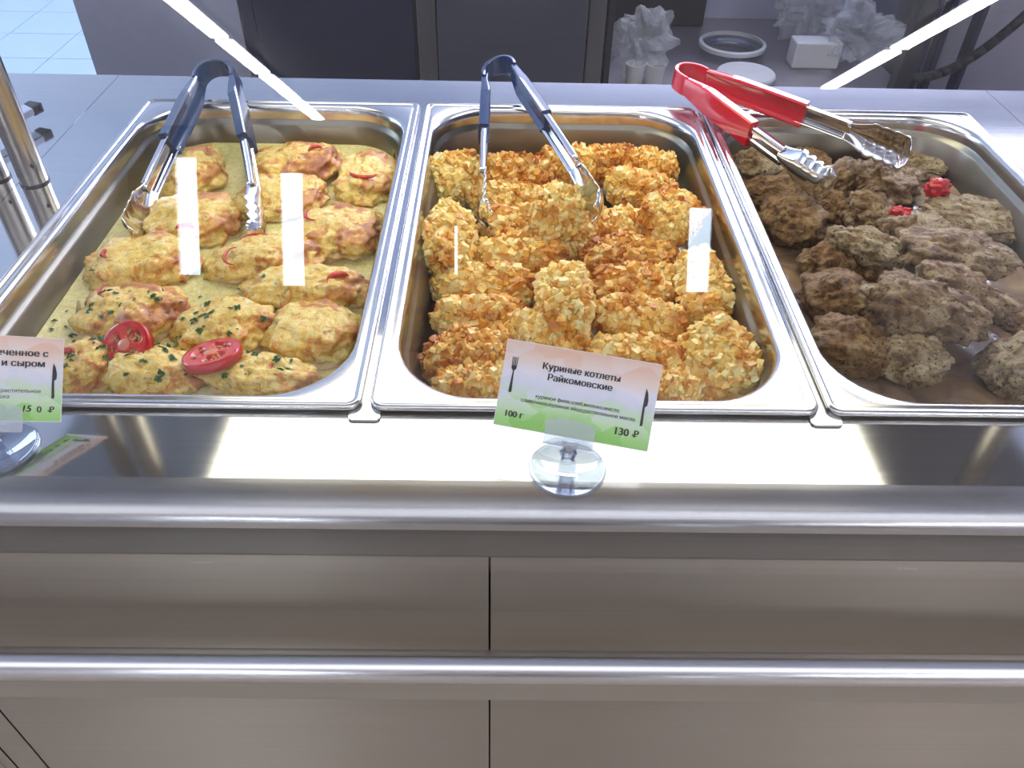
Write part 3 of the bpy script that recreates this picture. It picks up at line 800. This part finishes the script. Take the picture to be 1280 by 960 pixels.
def tongs(label, top, tips, mat, bw, gfrac=.42, bow=.0, roll=0, tipw=.0195, grip_w=.0132):
    top = Vector(top); tips = [Vector(t) for t in tips]
    Wd = (tips[1]-top).cross(tips[0]-top).normalized()
    if Wd.z < 0: Wd = -Wd
    mid = ((tips[0]+tips[1])/2-top).normalized()
    Wd = Matrix.Rotation(roll, 3, mid) @ Wd
    side = (tips[1]-tips[0]); side = (side-mid*side.dot(mid)).normalized()
    e = empty('serving_tongs', top, label, 'tongs', 'serving tongs laid in the pans')
    r = bw/2
    loc = lambda v: v-top
    # spring bend
    arc = [top + mid*(r*1.35) - mid*(r*1.5*math.sin(a)) - side*(r*math.cos(a))*(1.0+.12*math.sin(a)) for a in [math.pi*k/24 for k in range(25)]]
    cen = top+mid*r
    sweep('spring_bend', [loc(p) for p in arc], Wd, lambda i: cen-arc[i], lambda t: [(-.0115, -.0013), (-.011, -.0022), (.011, -.0022), (.0115, -.0013), (.0115, .0013), (.011, .0022), (-.011, .0022), (-.0115, .0013)], mat, e, closed=True)
    for k, sg in ((0, -1), (1, 1)):
        st = arc[0] if k == 0 else arc[-1]
        tip = tips[k]; L = (tip-st).length
        bv = side*sg*bow
        path = lambda t: bez([st, st.lerp(tip, .35)+bv, st.lerp(tip, .75)+bv, tip], t)
        inw = lambda i: -side*sg
        gp = [loc(path(gfrac*i/26)) for i in range(27)]
        def gs(t):
            w_ = grip_w*(.80+.32*min(1, t*3)); dd = .0075*min(1, .35+t*2.2)
            b0 = -.0022
            return [(-w_, b0+.001), (-w_*.9, b0-.0006), (-w_*.35, b0-.0012), (w_*.35, b0-.0012), (w_*.9, b0-.0006), (w_, b0+.001), (w_, dd), (w_*.85, dd+.0012), (w_*.5, dd*.6), (-w_*.5, dd*.6), (-w_*.85, dd+.0012), (-w_, dd)]
        sweep('grip', gp, Wd, inw, gs, mat, e, closed=True)
        t0 = gfrac-.03; ap = [loc(path(t0+(.68-t0)*i/24)) for i in range(25)]
        def as_(t):
            w_ = .0102; d_ = .0068
            return [(-w_, d_), (-w_, .001), (-w_*.85, 0), (-w_*.45, -.0002), (-w_*.3, .0012), (w_*.3, .0012), (w_*.45, -.0002), (w_*.85, 0), (w_, .001), (w_, d_)]
        sweep('arm', ap, Wd, inw, as_, M['tong'], e, thick=.0009)
        n = 110; tp = [loc(path(.66+.34*i/(n-1))) for i in range(n)]
        def ts(t):
            w_ = .0102+(tipw-.0102)*min(1, (t/.35))**1.3
            if t > .88: w_ *= math.sqrt(max(.0, 1-((t-.88)/.13)**2))
            sc_ = (abs(math.sin((t-.3)*math.pi*6))**.6*2-1.2) if t > .3 else 0
            w_ *= 1+.07*sc_
            out = []
            for q in range(15):
                a = -1+2*q/14
                b_ = .0085*(abs(a)**2.0)*(1-.3*t) - .0012 + (sc_*.0011*(abs(a)**1.2) if t > .28 else 0)
                if t > .82: b_ += .010*((t-.82)/.18)**1.6
                out.append((w_*a, b_))
            return out
        sweep('scalloped_tip', tp, Wd, inw, ts, M['tong'], e, thick=.0008)
    return e
tongs('navy-handled steel tongs standing spread in the cream sauce', at(274, 86, .034), (at(158, 300, -.026), at(331, 300, -.026)), M['navy'], .042, .40, .004, .28)
tongs('royal blue-handled steel tongs resting on the crumbed cutlets', at(620, 84, .034), (at(599, 276, -.016), at(759, 266, .020)), M['blue'], .038, .38, .002, -.35, grip_w=.0118)
tongs('red-handled steel tongs lying over the stewed meat', at(850, 92, .032), (at(1030, 236, .006), at(1140, 192, .010)), M['red'], .038, .47, .002)

# ------------------------------------------------------------------ glass guard, posts and lamp shelf
pane = empty('glass_guard', (0, -.0985, -.049), 'clear leaning glass sneeze guard in front of the food', 'glass guard')
ta = math.tan(R_(17)); h_ = .516
m = MB(); x0, x1 = -.552, .548; T = .004; h_ = .516
V = []
for x in (x0, x1):
    for z in (0, h_):
        for d in (0, T): V.append((x, z*ta+d, z))
m.add(V, [(0, 1, 3, 2), (4, 6, 7, 5), (0, 4, 5, 1), (2, 3, 7, 6), (0, 2, 6, 4), (1, 5, 7, 3)])
m.build('glass_pane', M['glass'], pane)
shelf = empty('lamp_shelf', (0, .36, .468), 'steel overhead shelf with a warm lamp panel over the pans', 'shelf')
m = MB(); m.box(-.72, .72, -.31, .29, 0, .03); m.build('shelf_board', M['frame'], shelf, bevel=.002)
m = MB(); m.box(-.475, .475, -.035, .29, -.012, -.0004); m.build('lamp_diffuser', M['warm'], shelf, bevel=.001)
def post(px0, px1, py, label, r=None):
    a, b = at(px0, py, 0), at(px1, py, 0); c = (a+b)/2; rr = r or (b-a).length/2
    e = empty('support_post', (c.x, c.y+rr*.5, 0), label, 'post')
    m = MB(); m.tube((0, 0, .0015), (0, 0, .467), rr, n=48); m.build('post_tube', M['post'], e, auto=40)
    m = MB(); m.tube((0, 0, 0), (0, 0, .0018), rr+.0006, n=48); m.build('foot_ring', M['dark'], e, auto=40)
    m = MB(); m.tube((rr*.72, -rr*.72, .022), (rr*.72+.0008, -rr*.72-.0008, .022), .0018, n=16); m.build('grub_screw', M['dark'], e)
    return c, rr
pc, pr = post(23, 57, 231, 'round brushed steel post standing at the left of the chicken pan')
post(-26, 9, 226, 'second steel post at the far left frame edge behind the first', pr)
e = empty('support_post', (.600, .345, 0), 'round brushed steel post right of the meat pan', 'post')
m = MB(); m.tube((0, 0, 0), (0, 0, .467), pr, n=48); m.build('post_tube', M['post'], e, auto=40)
# flat bar with black end cap left of the post
p = at(10, 142, .02); q = at(37, 128, .02)
e = empty('flat_bar', at(20, 140, .0), 'small flat steel bar with black end cap behind the left post', 'bar')
o0 = e.location
m = MB(); d = (q-p).normalized(); nn = Vector((-d.y, d.x, 0))*.014
V = [v-o0+Vector((0, 0, z)) for z in (-.008, 0) for v in (p-d*.12-nn, q-nn, q+nn*.2, p-d*.12+nn*.2)]
m.add(V, [(0, 1, 2, 3), (4, 7, 6, 5), (0, 4, 5, 1), (1, 5, 6, 2), (2, 6, 7, 3), (3, 7, 4, 0)]); m.build('bar', M['tong'], e, bevel=.001)
m = MB(); V = [v-o0+Vector((0, 0, z)) for z in (-.0095, .0008) for v in (q-nn-d*.012, q-nn+d*.003, q+nn*.2+d*.003, q+nn*.2-d*.006)]
m.add(V, [(0, 1, 2, 3), (4, 7, 6, 5), (0, 4, 5, 1), (1, 5, 6, 2), (2, 6, 7, 3), (3, 7, 4, 0)]); m.build('end_cap', M['black'], e, bevel=.0008)

# ------------------------------------------------------------------ price cards
def card_mat(W, H):
    m, t, b = newmat('printed_card'); v = coords(t, (1/W, 1/H, 1))
    sx = N(t, 'ShaderNodeSeparateXYZ'); t.links.new(v, sx.inputs[0])
    # big soft facets shift the bands, like the low-poly print
    vo = N(t, 'ShaderNodeTexVoronoi'); vo.inputs['Scale'].default_value = 4.5; vo.distance = 'MINKOWSKI' if hasattr(vo, 'distance') else vo.distance
    vo.inputs['Exponent'].default_value = .8
    t.links.new(v, vo.inputs['Vector'])
    sc_ = N(t, 'ShaderNodeSeparateColor'); t.links.new(vo.outputs['Color'], sc_.inputs[0])
    a = N(t, 'ShaderNodeMath', op='MULTIPLY_ADD'); t.links.new(sc_.outputs[0], a.inputs[0]); a.inputs[1].default_value = .18; t.links.new(sx.outputs[1], a.inputs[2])
    a2 = N(t, 'ShaderNodeMath', op='ADD'); t.links.new(a.outputs[0], a2.inputs[0]); a2.inputs[1].default_value = .41
    c = ramp(t, a2.outputs[0], [(0, (.27, .62, .12)), (.16, (.38, .72, .22)), (.32, (.62, .80, .55)), (.48, (.74, .76, .88)), (.68, (.86, .82, .90)), (.82, (.90, .72, .64)), (.98, (.88, .56, .42))])
    t.links.new(c, b.inputs['Base Color']); b.inputs['Roughness'].default_value = .3; return m
def text(s, size, x, y, parent, bold=0, align='CENTER', name='printed_text', sx=1):
    cu = bpy.data.curves.new(name, 'FONT'); cu.body = s; cu.size = 1; cu.align_x = align; cu.align_y = 'CENTER'; heavy = bold
    cu.resolution_u = 4
    if name == 'handwritten_digits': cu.shear = .2
    o = bpy.data.objects.new('text_curve', cu); col.objects.link(o); bpy.context.view_layer.update()
    cc = o.to_curve(bpy.context.evaluated_depsgraph_get())
    polys = []
    for sp in cc.splines:
        P = []
        if sp.type == 'BEZIER':
            bp = sp.bezier_points
            for a, b in zip(bp, list(bp[1:])+[bp[0]]):
                straight = a.handle_right_type == 'VECTOR' and b.handle_left_type == 'VECTOR'
                P += [p.xy for p in interpolate_bezier(a.co, a.handle_right, b.handle_left, b.co, 2 if straight else 6)[:-1]]
        else: P = [p.co.xy for p in sp.points]
        ar = sum(p.x*q.y-q.x*p.y for p, q in zip(P, P[1:]+P[:1]))/2
        P = [p for p, q in zip(P, P[-1:]+P[:-1]) if (p-q).length > 1e-5]
        if abs(ar) > 1e-7: polys.append((ar, P))
    # fill by thin horizontal strips with the non-zero winding rule (glyph contours overlap themselves)
    V = []; Fs = []; edges = [(a, b) for ar, P in polys for a, b in zip(P, P[1:]+P[:1]) if abs(a.y-b.y) > 1e-7]
    ys = [p.y for ar, P in polys for p in P]; st = 1/72; yy_ = min(ys)
    while yy_ < max(ys):
        yc = yy_+st/2; X = sorted((a.x+(b.x-a.x)*(yc-a.y)/(b.y-a.y), 1 if b.y > a.y else -1) for a, b in edges if (a.y > yc) != (b.y > yc))
        wn = 0
        for xx, d_ in X:
            if wn == 0: xs_ = xx
            wn += d_
            if wn == 0:
                k = len(V); V += [(xs_-heavy, yy_, 0), (xx+heavy, yy_, 0), (xx+heavy, yy_+st, 0), (xs_-heavy, yy_+st, 0)]; Fs.append((k, k+1, k+2, k+3))
        yy_ += st
    o.to_curve_clear(); me = bpy.data.meshes.new(name); me.from_pydata([tuple(v) for v in V], [], Fs)
    me.transform(Matrix.Diagonal((size, size, size, 1)))
    bpy.data.objects.remove(o); me.name = name
    o = link(name, me, M['ink'], parent); o.location = (x, y, .0003); o.scale = (sx, 1, 1)
    return o
def flat(name, pts, parent, holes=None):
    m = MB(); n = len(pts); m.add([(x, y, .0003) for x, y in pts], [tuple(range(n))]); return m.build(name, M['ink'], parent)
def ruble(x, y, s, parent):
    t_ = text('P', s, x, y, parent, .022)
    m = MB(); m.box(x-s*.38, x+s*.10, y-s*.20, y-s*.13, .0003, .0005); m.box(x-s*.38, x-s*.15, y-s*.08, y-s*.01, .0003, .0005); m.build('printed_stroke', M['ink'], parent)
CW, CH = .1015, .0565
cmat = card_mat(CW, CH)
def card(base, corner_fn, ang, label, fill, hd_label):
    pass
def card_frame(px, py, depth, ang):
    c = CAM + ray(px, py)*depth
    nrm = (CAM-c).normalized()
    x = (Rt*math.cos(ang) - Up*math.sin(ang)); x = (x-nrm*x.dot(nrm)).normalized(); y = nrm.cross(x)
    Mx = Matrix((x, y, nrm)).transposed().to_4x4(); Mx.translation = c; return Mx
def knife(x, y, s, parent):
    P = [(-.06, -1), (.05, -1), (.09, -.9), (.06, -.25), (.05, .0), (.16, .1), (.17, .4), (.10, .75), (-.02, 1.0), (-.05, .6), (-.06, 0)]
    flat('printed_knife', [(x+a*s, y+b*s) for a, b in P], parent)
def fork(x, y, s, parent):
    P = [(-.07, -1), (.07, -1), (.09, -.9), (.03, .2), (.14, .35), (.16, .98), (.12, .98), (.10, .5), (.07, .5), (.06, .98), (.02, .98), (.015, .5), (-.015, .5), (-.02, .98), (-.06, .98), (-.07, .5), (-.10, .5), (-.12, .98), (-.16, .98), (-.14, .35), (-.03, .2), (-.09, -.9)]
    flat('printed_fork', [(x+a*s, y+b*s) for a, b in P], parent)
def holder(base, cm, r, label, bx):
    e = empty('card_holder', base, label, 'card holder', None)
    m = MB(); m.lathe([(.00001, .0004), (r*.93, .0004), (r, .0012), (r*.985, .0032), (r*.93, .0034), (r*.9, .0018), (.00001, .0016)], n=64); m.build('disc_base', M['acrylic'], e, smooth=True)
    m = MB(); m.lathe([(.0058, .0018), (.0052, .006), (.0044, .010), (.0034, .013)], n=24); m.build('stem', M['acrylic'], e, smooth=True)
    m = MB(); V, Fs = ICO[3]; m.add([v*.0052+Vector((0, 0, .0165)) for v in V], Fs)
    for k in range(4):
        a = k*1.57+.6; m.tube((.0045*math.cos(a), .0045*math.sin(a), .012), (.0063*math.cos(a), .0063*math.sin(a), .020), .0011, .0015, 8)
    m.build('ball_joint', M['acrylic'], e, smooth=True)
    # clip: two thin plates gripping the card bottom, standing in the card's plane
    cl = empty('clip_frame'); bpy.data.objects.remove(cl)
    loc = cm.copy(); inv = Matrix.Translation(base).inverted()
    m = MB(); cw, c0, c1 = .0165, -CH/2-.0065, -CH/2+.0115
    for z0_, z1_ in ((.0006, .0016), (-.0018, -.0008)):
        n = 14; V = []
        for zz in (z0_, z1_):
            V += [(bx-cw, c0, zz), (bx+cw, c0, zz), (bx+cw, c1-.004, zz)] + [(bx+cw-2*cw*i/10, c1-.0035+.0035*math.sin(math.pi*i/10)**.5, zz) for i in range(11)] + [(bx-cw, c1-.004, zz)]
        k = len(V)//2
        m.add(V, [tuple(range(k)), tuple(range(k, 2*k))[::-1]]+[(i, (i+1) % k, k+(i+1) % k, k+i) for i in range(k)])
    m.box(bx-cw, bx+cw, c0-.001, c0+.001, -.0035, .0022)
    o = m.build('clip', M['acrylic'], e); o.matrix_local = inv @ loc
    bot = inv @ loc @ Vector((bx, c0, 0)); m = MB(); m.tube((0, 0, .0175), bot, .003, .0022, 16); m.build('neck', M['acrylic'], e, smooth=True)
    return e
def make_card(cm, label):
    o0 = MB(); o0.box(-CW/2, CW/2, -CH/2, CH/2, -.0005, 0); o = o0.build('price_card', cmat); o.matrix_world = cm; tag(o, label, 'price card')
    lam = MB(); lam.box(-CW/2-.0006, CW/2+.0006, -CH/2-.0006, CH/2+.0006, -.0007, -.0005); lam.build('laminate_edge', M['white_plastic'], o)
    return o
cm = card_frame(721.5, 493.5, .53, math.atan2(34, 190)-.004)
cd2 = make_card(cm, 'white and green price card reading Куриные котлеты, before the middle pan')
text('Куриные котлеты', .0061, .0003, .0148, cd2, .038, name='printed_title')
text('Райкомовские', .0061, .0004, .0080, cd2, .038, name='printed_title')
text('куриное филе,хлеб,молоко,масло', .0034, .0010, -.0056, cd2, .014)
text('сливочное,куриное яйцо,растительное масло', .0034, .0020, -.0096, cd2, .014)
text('100 г', .0058, -.0390, -.0200, cd2, .038); text('130', .0068, .0322, -.0190, cd2, .038); ruble(.0420, -.0190, .0068, cd2)
fork(-.0440, .0060, .0118, cd2); knife(.0440, -.0005, .0125, cd2)
holder(at(709, 585, 0), cm, .0262, 'clear round acrylic holder of the price card before the middle pan', -.0005)
cm1 = card_frame(-33, 472, .53, R_(1.8))
cd1 = make_card(cm1, 'price card cropped by the left frame edge, ending in сыром')
text('запеченное с', .0062, .0422, .0175, cd1, .038, 'RIGHT', 'printed_title'); text('и сыром', .0062, .0405, .0105, cd1, .038, 'RIGHT', 'printed_title')
text('растительное', .0035, .0385, -.0080, cd1, 0, 'RIGHT'); text('чушка', .0035, .0205, -.0120, cd1, 0, 'RIGHT')
text('0', .0060, .0378, -.0205, cd1, .02); ruble(.0452, -.0205, .0060, cd1)
text('15', .0062, .0300, -.0200, cd1, .035, name='handwritten_digits')
knife(.0455, -.0005, .0122, cd1)
holder(at(-2, 562, 0), cm1, .0262, 'clear round acrylic card holder cut off at the left frame edge', .012)

# ------------------------------------------------------------------ kitchen units behind
YK = 1.5
def unit(name, label, cat, x0, x1): return empty(name, ((x0+x1)/2, YK+.3, ZF), label, cat)
def kp(e, name, mat, *b, bevel=.002):
    m = MB(); m.box(b[0]-e.location.x, b[1]-e.location.x, b[2]-e.location.y, b[3]-e.location.y, b[4]-ZF, b[5]-ZF); return m.build(name, mat, e, bevel=bevel)
e = unit('steel_cabinet', 'pale grey steel cabinet end behind the left of the counter', 'cabinet', -1.034, -.665)
kp(e, 'body', M['cab_light'], -1.034, -.668, YK, YK+.6, ZF, .08)
e = unit('under_counter_fridge', 'dark two-door steel refrigerator behind the middle of the counter', 'fridge', -.665, .165)
kp(e, 'body', M['dark'], -.665, .165, YK+.02, YK+.6, ZF, .0)
kp(e, 'side_post', M['dark_door'], -.665, -.635, YK, YK+.02, ZF+.1, .0)
kp(e, 'door', M['dark_door'], -.632, -.275, YK-.005, YK+.02, ZF+.12, -.02)
kp(e, 'door', M['cab'], -.222, .118, YK-.005, YK+.02, ZF+.12, -.02)
kp(e, 'centre_post', M['frame'], -.268, -.226, YK-.002, YK+.02, ZF+.1, .0)
kp(e, 'end_post', M['frame'], .122, .160, YK-.004, YK+.02, ZF+.1, .0)
kp(e, 'top', M['cab_light'], -.665, .165, YK-.01, YK+.6, .0, .03)
e = unit('open_shelf_unit', 'open steel shelf unit holding plastic tubs and bags', 'shelf unit', .17, .98)
ZS = -.375
kp(e, 'shelf', M['shelfin'], .17, .925, YK, YK+.6, ZS-.02, ZS)
kp(e, 'back_panel', M['cab_light'], .17, .925, YK+.58, YK+.6, ZF, .2)
kp(e, 'back_ledge', M['dark'], .17, .5, YK+.5, YK+.58, ZS, ZS+.10)
kp(e, 'side_panel', M['dark'], .165, .18, YK, YK+.6, ZF, .15)
kp(e, 'corner_post', M['dark'], .862, .898, YK-.01, YK+.03, ZF, .3)
e = unit('tall_cabinet', 'grey steel cabinet with a dark frame at the right rear', 'cabinet', 1.0, 2.2)
kp(e, 'body', M['cab'], .93, 2.4, YK+.25, YK+.8, ZF, .3)
for x in (.985, 1.02, 1.10): kp(e, 'frame_bar', M['dark_door'], x, x+.014, YK+.16, YK+.2, ZF, .3)
m = MB()
cpts = [Vector((.955+.30*t, YK+.1, -.36+.30*t*t)) for t in [i/14 for i in range(15)]]
for a, b in zip(cpts, cpts[1:]): m.tube(a, b, .012, n=12)
o = m.build('black_hose', M['black'], None, smooth=True); tag(o, 'black curved hose before the cabinet at the upper right', 'hose')
# containers
def lathe_obj(name, prof, loc, mat, label, cat, sx=1, sy=1, parent=None):
    m = MB(); m.lathe(prof, n=48, sx=sx, sy=sy); o = m.build(name, mat, parent, auto=40, loc=loc)
    if label: tag(o, label, cat)
    return o
q = aty(916, 52, 1.80)
tb = empty('storage_tub', (q.x, 1.80, ZS), 'tall translucent plastic tub with a pale rim on the rear shelf', 'tub')
hh = q.z-ZS; rr = 40/pxm(q)
lathe_obj('tub_wall', [(.0001, .002), (rr*.8, .002), (rr*.82, .006), (rr*.98, hh-.01), (rr*.97, hh-.01), (rr*.80, .006)], (0, 0, 0), M['tub'], None, None, parent=tb)
lathe_obj('tub_rim', [(rr*.93, hh-.012), (rr*1.03, hh-.012), (rr*1.04, hh-.002), (rr*1.0, hh), (rr*.93, hh)], (0, 0, 0), M['white_plastic'], None, None, parent=tb)
q = aty(933, 90, 1.62); rr = 36/pxm(q); hh = q.z-ZS
wt = empty('food_box', (q.x, 1.62, ZS), 'white lidded round food box in front of the tall tub', 'box')
lathe_obj('box_body', [(.0001, 0), (rr*.85, 0), (rr*.97, hh-.012), (rr*.9, hh-.01)], (0, 0, 0), M['white_plastic'], None, None, parent=wt)
lathe_obj('lid', [(rr*1.0, hh-.014), (rr*1.02, hh-.004), (rr*.97, hh), (rr*.85, hh-.003), (.0001, hh-.003)], (0, 0, 0), M['white_plastic'], None, None, parent=wt)
def bag(px, py, wp, hp, Y, label, seed, mat=None, cat='bag', name='plastic_bag', amp=.5):
    q = aty(px, py, Y); s = pxm(q); V, Fs = ICO[4]
    sz = (wp/s/2, wp/s/2*.7, hp/s/2)
    P = []
    for v in V:
        p = shape(v, sz, seed, amp, 2.4); rdg = abs(noise.noise(v*4+Vector((seed, 0, 0)))); p = p*(1-.35*rdg); P.append(p)
    zmin = min(p.z for p in P)
    o = link(name, mesh(name, P, Fs), mat or M['bag'], None, Vector((q.x, Y, ZS-zmin)), False); tag(o, label, cat); return o
bag(800, 76, 76, 82, 1.60, 'crumpled clear plastic bag at the left end of the rear shelf', 3.3)
for dx, lb in ((-.022, 'white paper cup lying in the bag at the shelf end, left one'), (.028, 'white paper cup lying in the bag at the shelf end, right one')):
    q = aty(803, 96, 1.58)
    o = lathe_obj('paper_cup', [(.0001, 0), (.019, 0), (.024, .05), (.0225, .05), (.018, .003)], (q.x+dx, 1.57, ZS), M['white_plastic'], lb, 'cup')
bag(1000, 72, 90, 84, 1.88, 'grey crumpled plastic bag behind the shelf centre', 7.1)
bag(1062, 84, 100, 60, 1.72, 'pale crumpled plastic bag at the right of the rear shelf', 9.4)
q = aty(1008, 82, 1.75)
m = MB(); m.box(-.06, .06, -.03, .03, 0, .065); o = m.build('carton', M['white_plastic'], None, bevel=.004, loc=(q.x, 1.72, ZS)); tag(o, 'small white carton among the bags on the rear shelf', 'carton')
